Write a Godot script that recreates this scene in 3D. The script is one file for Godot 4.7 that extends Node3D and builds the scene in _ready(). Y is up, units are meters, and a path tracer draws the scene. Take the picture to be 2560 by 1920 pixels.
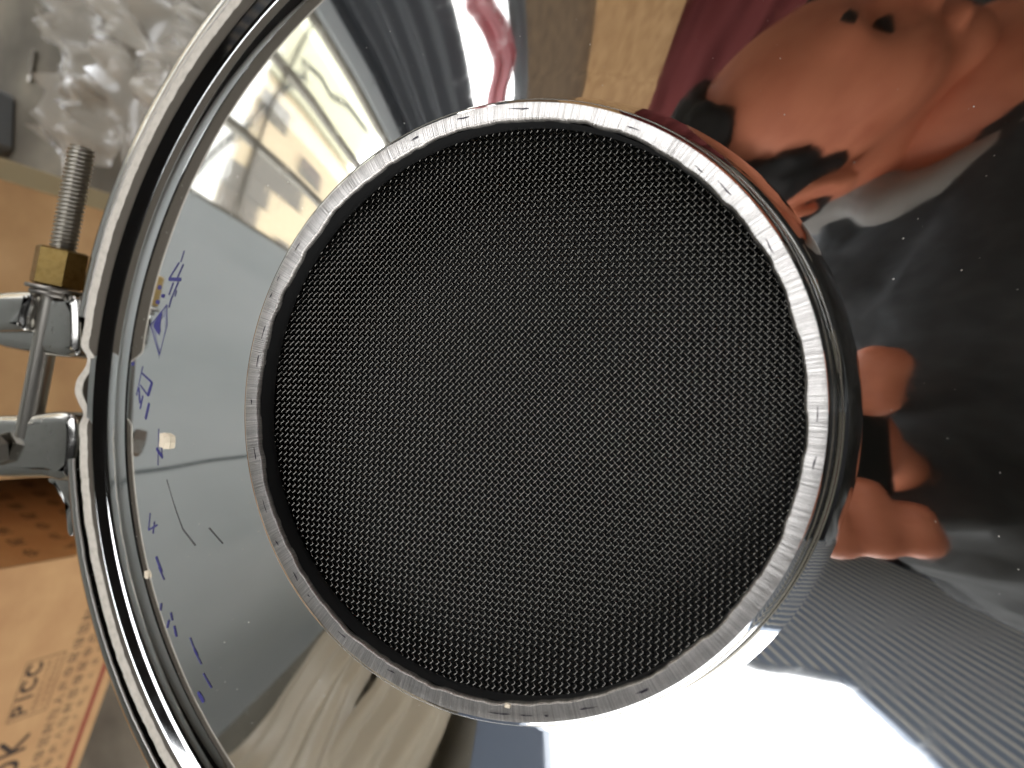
extends Node3D
# A polished stainless exhaust filter standing on a workshop floor, seen from above into its neck.
# Origin: centre of the neck rim; y is the axis of the filter; the floor lies at FLOOR.
const FLOOR := -0.40
const CONE_R0 := 0.0705
const CONE_Y0 := -0.0137
const CONE_K := 0.4098
const CONE_R1 := 0.1525
const LENS := Vector3(0.0596, 0.1496, 0.0043)
const RIGHT := Vector3(0.9363, -0.3510, 0.0)
const DOWN := Vector3(-0.0193, -0.0515, 0.9985)
const AHEAD := Vector3(-0.3505, -0.9349, -0.0550)

var used := {}
var mat := {}
var rng := RandomNumberGenerator.new()

# ---------------------------------------------------------------- bookkeeping
func numbered(called: String) -> String:
	if not used.has(called):
		used[called] = 0
		return called
	used[called] += 1
	return "%s_%03d" % [called, used[called]]

func tag(o: Node, label: String, category: String, group := "") -> Node:
	o.set_meta("label", label)
	o.set_meta("category", category)
	if group != "":
		o.set_meta("group", group)
	return o

func thing(called: String, label: String, category: String, at := Vector3.ZERO, turn := 0.0, group := "") -> Node3D:
	var o := Node3D.new()
	o.name = numbered(called)
	add_child(o)
	o.position = at
	o.rotation.y = turn
	tag(o, label, category, group)
	return o

func obj(called: String, mesh: Mesh, m: Material, parent: Node = null) -> MeshInstance3D:
	var o := MeshInstance3D.new()
	o.mesh = mesh
	if m:
		o.material_override = m
	o.cast_shadow = GeometryInstance3D.SHADOW_CASTING_SETTING_ON
	if parent == null:
		o.name = numbered(called)
		add_child(o)
	else:
		o.name = called
		parent.add_child(o, true)
	return o

func struct(called: String, mesh: Mesh, m: Material, parent: Node = null) -> MeshInstance3D:
	var o := obj(called, mesh, m, parent)
	if parent == null:
		o.set_meta("kind", "structure")
	return o

# ---------------------------------------------------------------- mesh helpers
func pack(v: PackedVector3Array, n: PackedVector3Array, uv: PackedVector2Array, ix: PackedInt32Array) -> ArrayMesh:
	var a := []
	a.resize(Mesh.ARRAY_MAX)
	a[Mesh.ARRAY_VERTEX] = v
	a[Mesh.ARRAY_NORMAL] = n
	if uv.size() == v.size():
		a[Mesh.ARRAY_TEX_UV] = uv
	a[Mesh.ARRAY_INDEX] = ix
	var m := ArrayMesh.new()
	m.add_surface_from_arrays(Mesh.PRIMITIVE_TRIANGLES, a)
	return m

func grid_index(rows: int, cols: int, base: int, ix: PackedInt32Array) -> void:
	for i in rows - 1:
		for j in cols - 1:
			var p := base + i * cols + j
			ix.append_array([p, p + cols, p + 1, p + 1, p + cols, p + cols + 1])

# Turns runs of (r, y) points about the y axis; each run is smooth, runs meet in hard edges.
func lathe(runs: Array, segs: int, a0 := 0.0, a1 := TAU, wobble = null) -> ArrayMesh:
	var v := PackedVector3Array()
	var n := PackedVector3Array()
	var uv := PackedVector2Array()
	var ix := PackedInt32Array()
	for run in runs:
		var base := v.size()
		var k: int = run.size()
		var along := 0.0
		for i in k:
			var p: Vector2 = run[i]
			var before: Vector2 = run[maxi(i - 1, 0)]
			var after: Vector2 = run[mini(i + 1, k - 1)]
			var t := (after - before).normalized()
			if i > 0:
				along += p.distance_to(before)
			for j in segs + 1:
				var a := lerpf(a0, a1, float(j) / segs)
				var q := p
				if wobble != null:
					q = wobble.call(p, a)
				v.append(Vector3(q.x * cos(a), q.y, q.x * sin(a)))
				n.append(Vector3(-t.y * cos(a), t.x, -t.y * sin(a)))
				uv.append(Vector2(a * 0.1, along))
		grid_index(k, segs + 1, base, ix)
	return pack(v, n, uv, ix)

# A box with bevelled edges (chamfer c), centred on c0.
func bevel_box(size: Vector3, c: float, c0 := Vector3.ZERO, st: SurfaceTool = null) -> ArrayMesh:
	var own := st == null
	if own:
		st = SurfaceTool.new()
		st.begin(Mesh.PRIMITIVE_TRIANGLES)
	st.set_smooth_group(-1)
	var h := size / 2.0
	var P := func(sx: float, sy: float, sz: float, ax: int) -> Vector3:
		var q := Vector3(sx * (h.x - c), sy * (h.y - c), sz * (h.z - c))
		q[ax] = (sx if ax == 0 else (sy if ax == 1 else sz)) * h[ax]
		return q + c0
	for ax in 3:
		for s in [-1.0, 1.0]:
			var q := []
			for uvs in [[-1.0, -1.0], [1.0, -1.0], [1.0, 1.0], [-1.0, 1.0]]:
				var d := [0.0, 0.0, 0.0]
				d[ax] = s
				d[(ax + 1) % 3] = uvs[0]
				d[(ax + 2) % 3] = uvs[1]
				q.append(P.call(d[0], d[1], d[2], ax))
			if s > 0:
				q.reverse()
			quad(st, q[0], q[1], q[2], q[3])
	if c > 0.0:
		for ax in 3:
			var b1 := (ax + 1) % 3
			var b2 := (ax + 2) % 3
			for s1 in [-1.0, 1.0]:
				for s2 in [-1.0, 1.0]:
					var q := []
					for e in [[-1.0, b1], [1.0, b1], [1.0, b2], [-1.0, b2]]:
						var d := [0.0, 0.0, 0.0]
						d[ax] = e[0]
						d[b1] = s1
						d[b2] = s2
						q.append(P.call(d[0], d[1], d[2], e[1]))
					if s1 * s2 < 0:
						q.reverse()
					quad(st, q[0], q[1], q[2], q[3])
		for sx in [-1.0, 1.0]:
			for sy in [-1.0, 1.0]:
				for sz in [-1.0, 1.0]:
					var t := [P.call(sx, sy, sz, 0), P.call(sx, sy, sz, 1), P.call(sx, sy, sz, 2)]
					if sx * sy * sz > 0:
						t.reverse()
					for p in t:
						st.add_vertex(p)
	if not own:
		return null
	st.generate_normals()
	return st.commit()

func quad(st: SurfaceTool, a: Vector3, b: Vector3, c: Vector3, d: Vector3) -> void:
	for p in [a, b, c, a, c, d]:
		st.add_vertex(p)

func box_mesh(lo: Vector3, hi: Vector3, c := 0.002) -> ArrayMesh:
	return bevel_box((hi - lo).abs(), c, (lo + hi) / 2.0)

# A tube along a path of points with a radius per point.
func tube(pts: PackedVector3Array, radii: Array, sides: int, caps := true) -> ArrayMesh:
	var v := PackedVector3Array()
	var n := PackedVector3Array()
	var uv := PackedVector2Array()
	var ix := PackedInt32Array()
	var k := pts.size()
	var up := Vector3(0.123, 0.97, 0.2).normalized()
	for i in k:
		var t := (pts[mini(i + 1, k - 1)] - pts[maxi(i - 1, 0)]).normalized()
		var x := up.cross(t).normalized()
		var y := t.cross(x)
		var r: float = radii[i] if radii.size() > 1 else radii[0]
		for j in sides + 1:
			var a := TAU * j / sides
			var d := x * cos(a) + y * sin(a)
			v.append(pts[i] + d * r)
			n.append(d)
			uv.append(Vector2(float(j) / sides, float(i)))
	grid_index(k, sides + 1, 0, ix)
	if caps:
		for e in [0, k - 1]:
			var t2 := (pts[1] - pts[0]).normalized() * (-1.0 if e == 0 else 1.0)
			if e != 0:
				t2 = (pts[k - 1] - pts[k - 2]).normalized()
			var c := v.size()
			v.append(pts[e])
			n.append(t2)
			uv.append(Vector2.ZERO)
			for j in sides + 1:
				v.append(v[e * (sides + 1) + j])
				n.append(t2)
				uv.append(Vector2.ZERO)
			for j in sides:
				ix.append_array([c, c + 1 + j, c + 2 + j])
	return pack(v, n, uv, ix)

# Signed-distance bodies: prims are [a, b, ra, rb, k, op]; op 1 joins smoothly, -1 carves.
func nets(st: SurfaceTool, prims: Array, lo: Vector3, hi: Vector3, cell: float, bump: FastNoiseLite = null, bump_by := 0.0) -> void:
	var nx := int((hi.x - lo.x) / cell) + 2
	var ny := int((hi.y - lo.y) / cell) + 2
	var nz := int((hi.z - lo.z) / cell) + 2
	var f := PackedFloat32Array()
	f.resize(nx * ny * nz)
	f.fill(1.0)
	for p in prims:
		var a: Vector3 = p[0]
		var b: Vector3 = p[1]
		var ra: float = p[2]
		var rb: float = p[3]
		var k: float = p[4]
		var op: int = p[5]
		var rm := maxf(ra, rb) + maxf(k, 2.5 * cell) + cell
		var x0 := clampi(int((minf(a.x, b.x) - rm - lo.x) / cell), 0, nx - 1)
		var x1 := clampi(int((maxf(a.x, b.x) + rm - lo.x) / cell) + 1, 0, nx - 1)
		var y0 := clampi(int((minf(a.y, b.y) - rm - lo.y) / cell), 0, ny - 1)
		var y1 := clampi(int((maxf(a.y, b.y) + rm - lo.y) / cell) + 1, 0, ny - 1)
		var z0 := clampi(int((minf(a.z, b.z) - rm - lo.z) / cell), 0, nz - 1)
		var z1 := clampi(int((maxf(a.z, b.z) + rm - lo.z) / cell) + 1, 0, nz - 1)
		var ba := b - a
		var bb := maxf(ba.length_squared(), 1e-9)
		for x in range(x0, x1 + 1):
			for y in range(y0, y1 + 1):
				var at := (x * ny + y) * nz
				for z in range(z0, z1 + 1):
					var q := Vector3(lo.x + x * cell, lo.y + y * cell, lo.z + z * cell)
					var h := clampf((q - a).dot(ba) / bb, 0.0, 1.0)
					var d := (q - a - ba * h).length() - lerpf(ra, rb, h)
					var o := f[at + z]
					if op < 0:
						d = -d
						var w := maxf(k - absf(o - d), 0.0) / k
						f[at + z] = maxf(o, d) + w * w * k * 0.25
					else:
						var w2 := maxf(k - absf(o - d), 0.0) / k
						f[at + z] = minf(o, d) - w2 * w2 * k * 0.25
	var vid := {}
	var vv := PackedVector3Array()
	for x in nx - 1:
		for y in ny - 1:
			for z in nz - 1:
				var i := (x * ny + y) * nz + z
				var m := 0
				var s := f[i] < 0.0
				var mixed := false
				for c in 8:
					var j := i + ((c & 1) * ny + ((c >> 1) & 1)) * nz + (c >> 2)
					if (f[j] < 0.0) != s:
						mixed = true
						break
				if not mixed:
					continue
				var sum := Vector3.ZERO
				for e in EDGES:
					var c0: int = e[0]
					var c1: int = e[1]
					var f0 := f[i + ((c0 & 1) * ny + ((c0 >> 1) & 1)) * nz + (c0 >> 2)]
					var f1 := f[i + ((c1 & 1) * ny + ((c1 >> 1) & 1)) * nz + (c1 >> 2)]
					if (f0 < 0.0) != (f1 < 0.0):
						var t := f0 / (f0 - f1)
						sum += Vector3(c0 & 1, (c0 >> 1) & 1, c0 >> 2).lerp(Vector3(c1 & 1, (c1 >> 1) & 1, c1 >> 2), t)
						m += 1
				var w3 := lo + (Vector3(x, y, z) + sum / m) * cell
				if bump:
					w3 += Vector3(bump.get_noise_3dv(w3), bump.get_noise_3dv(w3 + Vector3(9, 3, 5)), bump.get_noise_3dv(w3 + Vector3(2, 8, 1))) * bump_by
				vid[i] = vv.size()
				vv.append(w3)
	st.set_smooth_group(0)
	for i in vid:
		var z: int = i % nz
		var y: int = (i / nz) % ny
		var x: int = i / (nz * ny)
		if x == 0 or y == 0 or z == 0:
			continue
		for ax in 3:
			var j: int = i + (ny * nz if ax == 0 else (nz if ax == 1 else 1))
			if j >= f.size() or (f[i] < 0.0) == (f[j] < 0.0):
				continue
			var s1: int = nz if ax == 0 else (1 if ax == 1 else ny * nz)
			var s2: int = 1 if ax == 0 else (ny * nz if ax == 1 else nz)
			if not (vid.has(i - s1) and vid.has(i - s2) and vid.has(i - s1 - s2)):
				continue
			var q := [vv[vid[i]], vv[vid[i - s1]], vv[vid[i - s1 - s2]], vv[vid[i - s2]]]
			if f[i] < 0.0:
				q.reverse()
			quad(st, q[0], q[1], q[2], q[3])

const EDGES := [[0, 1], [2, 3], [4, 5], [6, 7], [0, 2], [1, 3], [4, 6], [5, 7], [0, 4], [1, 5], [2, 6], [3, 7]]

func new_st() -> SurfaceTool:
	var st := SurfaceTool.new()
	st.begin(Mesh.PRIMITIVE_TRIANGLES)
	return st

func done(st: SurfaceTool) -> ArrayMesh:
	st.index()
	st.generate_normals()
	return st.commit()

# ---------------------------------------------------------------- materials
func noise(freq: float, octaves := 4, seed_ := 1, kind := FastNoiseLite.TYPE_SIMPLEX_SMOOTH) -> FastNoiseLite:
	var n := FastNoiseLite.new()
	n.noise_type = kind
	n.frequency = freq
	n.fractal_octaves = octaves
	n.seed = seed_
	return n

func noise_tex(freq: float, cols: Array, octaves := 4, seed_ := 1, size := 512) -> NoiseTexture2D:
	var t := NoiseTexture2D.new()
	t.width = size
	t.height = size
	t.seamless = true
	t.noise = noise(freq, octaves, seed_)
	var g := Gradient.new()
	var offs := PackedFloat32Array()
	var cc := PackedColorArray()
	for c in cols:
		offs.append(c[0])
		cc.append(c[1])
	g.offsets = offs
	g.colors = cc
	t.color_ramp = g
	return t

func std(called: String, c: Color, rough := 0.6, metal := 0.0) -> StandardMaterial3D:
	var m := StandardMaterial3D.new()
	m.resource_name = called
	m.albedo_color = c
	m.roughness = rough
	m.metallic = metal
	mat[called] = m
	return m

func grey(v: float) -> Color:
	return Color(v, v, v)

func textured(m: StandardMaterial3D, t: Texture2D, scale: float, world := true) -> StandardMaterial3D:
	m.albedo_texture = t
	m.uv1_triplanar = true
	m.uv1_world_triplanar = world
	m.uv1_scale = Vector3.ONE * scale
	return m

func make_materials() -> void:
	# mirror-polished stainless sheet: faint uneven gloss from handling, dust and polishing
	var s := std("polished steel", Color(0.9, 0.9, 0.89), 1.0, 1.0)
	s.roughness_texture = noise_tex(0.012, [[0.0, grey(0.028)], [0.5, grey(0.04)], [0.72, grey(0.06)], [1.0, grey(0.13)]], 6, 5, 1024)
	s.uv1_triplanar = true
	s.uv1_scale = Vector3.ONE * 9.0
	var pressed := std("pressed steel", Color(0.68, 0.67, 0.645), 1.0, 1.0)
	pressed.roughness_texture = noise_tex(0.02, [[0.0, grey(0.12)], [0.6, grey(0.18)], [1.0, grey(0.34)]], 5, 8)
	pressed.uv1_triplanar = true
	pressed.uv1_scale = Vector3.ONE * 22.0
	# ground rim: radial scratches drawn in the texture's u direction
	var ground := std("ground rim steel", Color(0.82, 0.8, 0.775), 0.4, 1.0)
	var scr := Image.create(1024, 64, true, Image.FORMAT_RGB8)
	var hgt := Image.create(1024, 64, true, Image.FORMAT_RGB8)
	var r2 := RandomNumberGenerator.new()
	r2.seed = 77
	for x in 1024:
		var base := 0.72 + 0.2 * r2.randf()
		var hh := r2.randf()
		var cut := r2.randf() < 0.3
		for y in 64:
			var k := base + 0.1 * r2.randf() + (0.08 if cut and (y + x) % 64 > 30 else 0.0)
			scr.set_pixel(x, y, grey(clampf(k, 0.0, 1.0)))
			hgt.set_pixel(x, y, grey(clampf(hh + 0.15 * r2.randf(), 0.0, 1.0)))
	scr.generate_mipmaps()
	hgt.generate_mipmaps()
	ground.albedo_texture = ImageTexture.create_from_image(scr)
	ground.heightmap_enabled = true
	ground.heightmap_texture = ImageTexture.create_from_image(hgt)
	ground.heightmap_scale = 0.006
	ground.uv1_scale = Vector3(9.0, 120.0, 1.0)
	std("sheared edge", Color(0.8, 0.775, 0.735), 0.7, 0.2)
	textured(mat["sheared edge"], noise_tex(0.02, [[0.0, Color(0.86, 0.85, 0.82)], [0.5, Color(0.96, 0.95, 0.93)], [1.0, Color(1, 0.99, 0.97)]], 5, 4), 30.0)
	std("cut steel", Color(0.72, 0.7, 0.67), 0.34, 1.0)
	std("clamp inside", Color(0.4, 0.37, 0.33), 0.6, 0.3)
	std("dull steel", Color(0.5, 0.48, 0.45), 0.42, 1.0)
	std("thread steel", Color(0.66, 0.64, 0.6), 0.3, 1.0)
	var brass := std("brass", Color(0.55, 0.46, 0.28), 0.36, 1.0)
	textured(brass, noise_tex(0.02, [[0.0, Color(0.8, 0.78, 0.72)], [0.6, Color(1, 1, 1)], [1.0, Color(0.9, 0.86, 0.76)]], 5, 14), 25.0)
	std("wire steel", Color(0.45, 0.44, 0.415), 0.15, 1.0)
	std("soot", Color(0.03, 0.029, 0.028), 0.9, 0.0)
	std("dark ledge", Color(0.2, 0.2, 0.2), 0.45, 0.6)
	std("blue ink", Color(0.16, 0.15, 0.42), 0.55, 0.0)
	std("faded ink", Color(0.3, 0.3, 0.55, 0.2), 0.5)
	mat["faded ink"].transparency = BaseMaterial3D.TRANSPARENCY_ALPHA
	std("burr", Color(0.2, 0.18, 0.21), 0.5, 0.4)
	std("cream foam", Color(0.88, 0.82, 0.72), 0.8)
	std("dust", Color(0.8, 0.78, 0.74), 0.8)
	std("scratch", Color(0.4, 0.4, 0.4), 0.5, 0.5)
	textured(std("concrete", Color(1, 1, 1), 0.85), noise_tex(0.006, [[0.0, Color(0.33, 0.31, 0.27)], [0.45, Color(0.41, 0.385, 0.335)], [0.7, Color(0.46, 0.435, 0.38)], [1.0, Color(0.54, 0.505, 0.43)]], 7, 21, 1024), 1.6)
	var card := textured(std("cardboard", Color(1, 1, 1), 0.85), noise_tex(0.01, [[0.0, Color(0.66, 0.5, 0.34)], [0.5, Color(0.73, 0.57, 0.39)], [1.0, Color(0.79, 0.63, 0.45)]], 6, 31), 3.0)
	textured(std("dark cardboard", Color(1, 1, 1), 0.85), noise_tex(0.01, [[0.0, Color(0.4, 0.33, 0.26)], [1.0, Color(0.52, 0.43, 0.33)]], 5, 35), 3.0)
	std("tape", Color(0.72, 0.66, 0.52, 0.5), 0.3)
	mat["tape"].transparency = BaseMaterial3D.TRANSPARENCY_ALPHA
	var film := std("plastic film", Color(0.86, 0.83, 0.77, 0.34), 0.2)
	film.transparency = BaseMaterial3D.TRANSPARENCY_ALPHA
	std("milky film", Color(0.86, 0.81, 0.72), 0.35)
	textured(std("blue grey paint", Color(1, 1, 1), 0.6), noise_tex(0.004, [[0.0, Color(0.78, 0.81, 0.81)], [0.5, Color(0.82, 0.845, 0.845)], [1.0, Color(0.85, 0.87, 0.87)]], 5, 41), 0.7)
	textured(std("taupe plaster", Color(1, 1, 1), 0.85), noise_tex(0.006, [[0.0, Color(0.5, 0.48, 0.43)], [1.0, Color(0.62, 0.6, 0.55)]], 5, 43), 0.8)
	std("joint", Color(0.3, 0.34, 0.34), 0.8)
	std("roof dark", Color(0.2, 0.2, 0.21), 0.9)
	std("shutter", Color(0.19, 0.2, 0.22), 0.55)
	std("frame paint", Color(0.5, 0.48, 0.43), 0.5)
	std("post", Color(0.5, 0.55, 0.63), 0.5)
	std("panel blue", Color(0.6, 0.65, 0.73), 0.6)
	std("batten white", Color(0.95, 0.94, 0.91), 0.6)  # near-white stands in for light caught by the rib crests
	std("pink cloth", Color(0.82, 0.55, 0.57), 0.9)
	std("red cloth", Color(0.38, 0.13, 0.12), 0.9)
	std("grey panel", Color(0.45, 0.47, 0.48), 0.7)
	std("cream render", Color(0.72, 0.66, 0.55), 0.9)
	std("facade dark", Color(0.36, 0.34, 0.31), 0.6)
	std("pale yellow", Color(0.86, 0.86, 0.76), 0.9)
	std("white wall", Color(0.92, 0.92, 0.9), 0.9)
	std("black rubber", Color(0.05, 0.05, 0.05), 0.6)
	var pane := std("pane", Color(0.95, 0.97, 0.97, 0.06), 0.02)
	pane.transparency = BaseMaterial3D.TRANSPARENCY_ALPHA
	var skin := std("skin", Color(0.86, 0.54, 0.41), 0.5)
	textured(skin, noise_tex(0.01, [[0.0, Color(0.86, 0.78, 0.76)], [0.5, Color(0.97, 0.95, 0.95)], [1.0, Color(1, 1, 1)]], 5, 51), 6.0, false)
	std("hair", Color(0.06, 0.05, 0.045), 0.7)
	textured(std("jacket", Color(1, 1, 1), 0.85), noise_tex(0.02, [[0.0, Color(0.2, 0.205, 0.21)], [1.0, Color(0.29, 0.295, 0.3)]], 5, 53), 4.0)
	std("grey collar", Color(0.62, 0.6, 0.58), 0.9)
	std("phone", Color(0.03, 0.03, 0.035), 0.25)
	std("phone glass", Color(0.02, 0.02, 0.02), 0.05)

# ---------------------------------------------------------------- build
func _ready() -> void:
	rng.seed = 4
	camera_and_light()
	make_materials()
	room()
	outside()
	filter()
	clamp_band()
	boxes()
	floor_litter()
	hangings()
	photographer()

func camera_and_light() -> void:
	var c := Camera3D.new()
	c.name = "camera"
	c.transform = Transform3D(Basis(RIGHT, -DOWN, -AHEAD).orthonormalized(), LENS)
	var at := CameraAttributesPhysical.new()
	at.frustum_focal_length = 24.18
	at.frustum_focus_distance = 0.185
	at.frustum_near = 0.02
	at.frustum_far = 400.0
	at.exposure_aperture = 13.0
	c.attributes = at
	add_child(c)
	c.fov = 52.8
	c.near = 0.02
	c.far = 400.0
	c.make_current()
	var w := WorldEnvironment.new()
	w.name = "world_environment"
	var e := Environment.new()
	e.background_mode = Environment.BG_SKY
	var sky := Sky.new()
	var sm := ProceduralSkyMaterial.new()
	sm.sky_top_color = Color(0.93, 0.94, 0.96)
	sm.sky_horizon_color = Color(0.97, 0.965, 0.95)
	sm.sky_curve = 0.2
	sm.ground_bottom_color = Color(0.5, 0.49, 0.46)
	sm.ground_horizon_color = Color(0.6, 0.59, 0.56)
	sm.sun_angle_max = 0.1
	sky.sky_material = sm
	e.sky = sky
	e.background_energy_multiplier = 2.5
	e.tonemap_mode = Environment.TONE_MAPPER_LINEAR
	e.tonemap_exposure = 2.75
	e.sdfgi_enabled = true
	e.ssao_enabled = true
	e.ssil_enabled = true
	w.environment = e
	add_child(w)

# ---------------------------------------------------------------- the workshop round the filter
func room() -> void:
	var f := PlaneMesh.new()
	f.size = Vector2(200, 200)
	var fl := struct("floor", f, mat["concrete"])
	fl.position.y = FLOOR
	var top := 2.4
	# left wall with the window opening: z -2.46 .. -1.02, y -0.2 .. 1.5
	var lw := Node3D.new()
	lw.name = "wall_left"
	lw.set_meta("kind", "structure")
	add_child(lw)
	for b in [[-1.02, 1.57, FLOOR, top], [-2.72, -2.46, FLOOR, top], [-2.46, -1.02, FLOOR, -0.2], [-2.46, -1.02, 1.5, top]]:
		obj("wall_panel", box_mesh(Vector3(-2.32, b[2], b[0]), Vector3(-2.2, b[3], b[1]), 0.0), mat["blue grey paint"], lw)
	obj("panel_joint", box_mesh(Vector3(-2.2, FLOOR, 0.2), Vector3(-2.197, top, 0.212), 0.0), mat["joint"], lw)
	# lower wall (image bottom), open shopfront from x -0.37
	struct("wall_front", box_mesh(Vector3(-2.2, FLOOR, 1.45), Vector3(-0.72, top, 1.57), 0.0), mat["taupe plaster"])
	struct("wall_right", box_mesh(Vector3(2.6, FLOOR, -2.72), Vector3(2.72, top, 1.57), 0.0), mat["roof dark"])
	struct("wall_back", box_mesh(Vector3(-0.95, FLOOR, -2.72), Vector3(2.6, top, -2.6), 0.0), mat["taupe plaster"])
	# roof with a skylight opening over the bench
	var rf := Node3D.new()
	rf.name = "ceiling"
	rf.set_meta("kind", "structure")
	add_child(rf)
	for b in [[-2.32, 2.72, -0.3, 1.57], [-2.32, 2.72, -2.72, -2.3], [-2.32, -1.1, -2.3, -0.3], [1.0, 2.72, -2.3, -0.3]]:
		obj("roof_panel", box_mesh(Vector3(b[0], top, b[2]), Vector3(b[1], top + 0.1, b[3]), 0.0), mat["roof dark"], rf)

func outside() -> void:
	# the window in the left wall
	var w := thing("window", "wide window with taupe frame in the blue grey wall, mirrored on the cone", "window", Vector3(-2.26, -0.2, -1.74))
	var fr := 0.035
	for z in [-0.72 + fr / 2, -0.26, 0.26, 0.72 - fr / 2]:
		obj("mullion", box_mesh(Vector3(-0.03, 0, z - fr / 2), Vector3(0.03, 1.7, z + fr / 2), 0.004), mat["frame paint"], w)
	for y in [fr / 2, 1.7 - fr / 2]:
		obj("rail", box_mesh(Vector3(-0.028, y - fr / 2, -0.72), Vector3(0.028, y + fr / 2, 0.72), 0.004), mat["frame paint"], w)
	obj("rail", box_mesh(Vector3(-0.025, 0.30, -0.72), Vector3(0.025, 0.318, 0.72), 0.003), mat["frame paint"], w)
	for i in 3:
		var z0: float = [-0.70, -0.245, 0.275][i]
		var z1: float = [-0.275, 0.245, 0.70][i]
		obj("pane", box_mesh(Vector3(-0.003, 0.03, z0), Vector3(0.003, 1.67, z1), 0.0), mat["pane"], w)
	# a cream house across the yard
	var h := thing("cream_house", "cream rendered house seen through the mirrored window", "house", Vector3(-9.0, FLOOR, -6.2))
	obj("wall", box_mesh(Vector3(-3, 0, -1.3), Vector3(0, 5.5, 3.2), 0.02), mat["cream render"], h)
	for q in [[-0.9, -0.35, 0.75, 1.3], [0.4, 1.0, 0.9, 1.75], [1.5, 2.2, 0.7, 1.2], [1.9, 2.9, 1.5, 2.3], [-0.3, 0.15, 1.6, 2.0], [0.1, 0.5, 2.5, 3.2]]:
		obj("window", box_mesh(Vector3(-0.05, q[2], q[0]), Vector3(0.03, q[3], q[1]), 0.01), mat["facade dark"], h)
	obj("door", box_mesh(Vector3(-0.05, 0.0, 1.0), Vector3(0.04, 1.3, 1.5), 0.01), mat["facade dark"], h)
	tag(obj("added_white_wall", box_mesh(Vector3(-7.2, FLOOR, -9.0), Vector3(-7.0, 0.2, -1.5), 0.01), mat["white wall"]), "low white wall added before the cream house in place of the overexposed white", "wall")  # added slab; its white stands in for the overexposed brightness low in the window
	tag(obj("pale_shed", box_mesh(Vector3(-9.5, FLOOR, -10.6), Vector3(-7.5, 2.1, -7.6), 0.02), mat["pale yellow"]), "pale yellow shed beside the cream house", "shed")
	var pts := PackedVector3Array()
	for p in [[-0.10, -1.0], [0.06, -1.55], [0.11, -1.8], [0.16, -1.98], [0.12, -2.02], [0.2, -2.1], [0.17, -2.18], [0.27, -2.22], [0.36, -2.2], [0.46, -2.3], [0.6, -2.34]]:
		pts.append(Vector3(-2.45, p[0], p[1] * 1.07))
	tag(obj("cable", tube(pts, [0.014], 8), mat["black rubber"]), "black cable hanging crookedly outside the window", "cable")

# ---------------------------------------------------------------- the filter
func cone_y(r: float) -> float:
	return CONE_Y0 - CONE_K * (r - CONE_R0)

func cone_mesh() -> ArrayMesh:
	var nz := noise(14.0, 2, 3)
	var big := noise(5.0, 1, 9)
	var rows := 44
	var cols := 641
	var v := PackedVector3Array()
	var n := PackedVector3Array()
	var uv := PackedVector2Array()
	var ix := PackedInt32Array()
	var hgt := func(x: float, z: float) -> float:
		var r := sqrt(x * x + z * z)
		var fade := clampf((r - CONE_R0) / 0.006, 0.0, 1.0)
		return cone_y(r) + fade * (nz.get_noise_2d(x, z) * 0.00006 + big.get_noise_2d(x, z) * 0.0001)
	for i in rows:
		var r := lerpf(CONE_R0, CONE_R1, float(i) / (rows - 1))
		for j in cols:
			var a := TAU * j / (cols - 1)
			var x := r * cos(a)
			var z := r * sin(a)
			var y: float = hgt.call(x, z)
			var e := 0.0008
			var dx: float = (hgt.call(x + e, z) - hgt.call(x - e, z)) / (2 * e)
			var dz: float = (hgt.call(x, z + e) - hgt.call(x, z - e)) / (2 * e)
			v.append(Vector3(x, y, z))
			n.append(Vector3(-dx, 1, -dz).normalized())
			uv.append(Vector2(a, r))
	grid_index(rows, cols, 0, ix)
	return pack(v, n, uv, ix)

func on_cone(r: float, deg: float, lift := 0.0001) -> Vector3:
	var a := deg_to_rad(deg)
	return Vector3(r * cos(a), cone_y(r) + lift, r * sin(a))

func ribbon(pts: PackedVector3Array, width: float) -> ArrayMesh:
	var st := new_st()
	st.set_smooth_group(-1)
	for i in pts.size() - 1:
		var p := pts[i]
		var q := pts[i + 1]
		var up := Vector3((p.x + q.x), 0.35, (p.z + q.z)).normalized()
		up = Vector3(p.x, 0, p.z).normalized() * CONE_K + Vector3.UP
		var s := (q - p).cross(up).normalized() * width * 0.5
		var t := (q - p).normalized() * width * 0.15
		quad(st, p - s * 0.6 - t, p + s * 0.6 - t, p + s + t, p - s + t)
		quad(st, p - s + t, p + s + t, q + s - t, q - s - t)
		quad(st, q - s - t, q + s - t, q + s * 0.5 + t, q - s * 0.5 + t)
	st.generate_normals()
	return st.commit()

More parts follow.
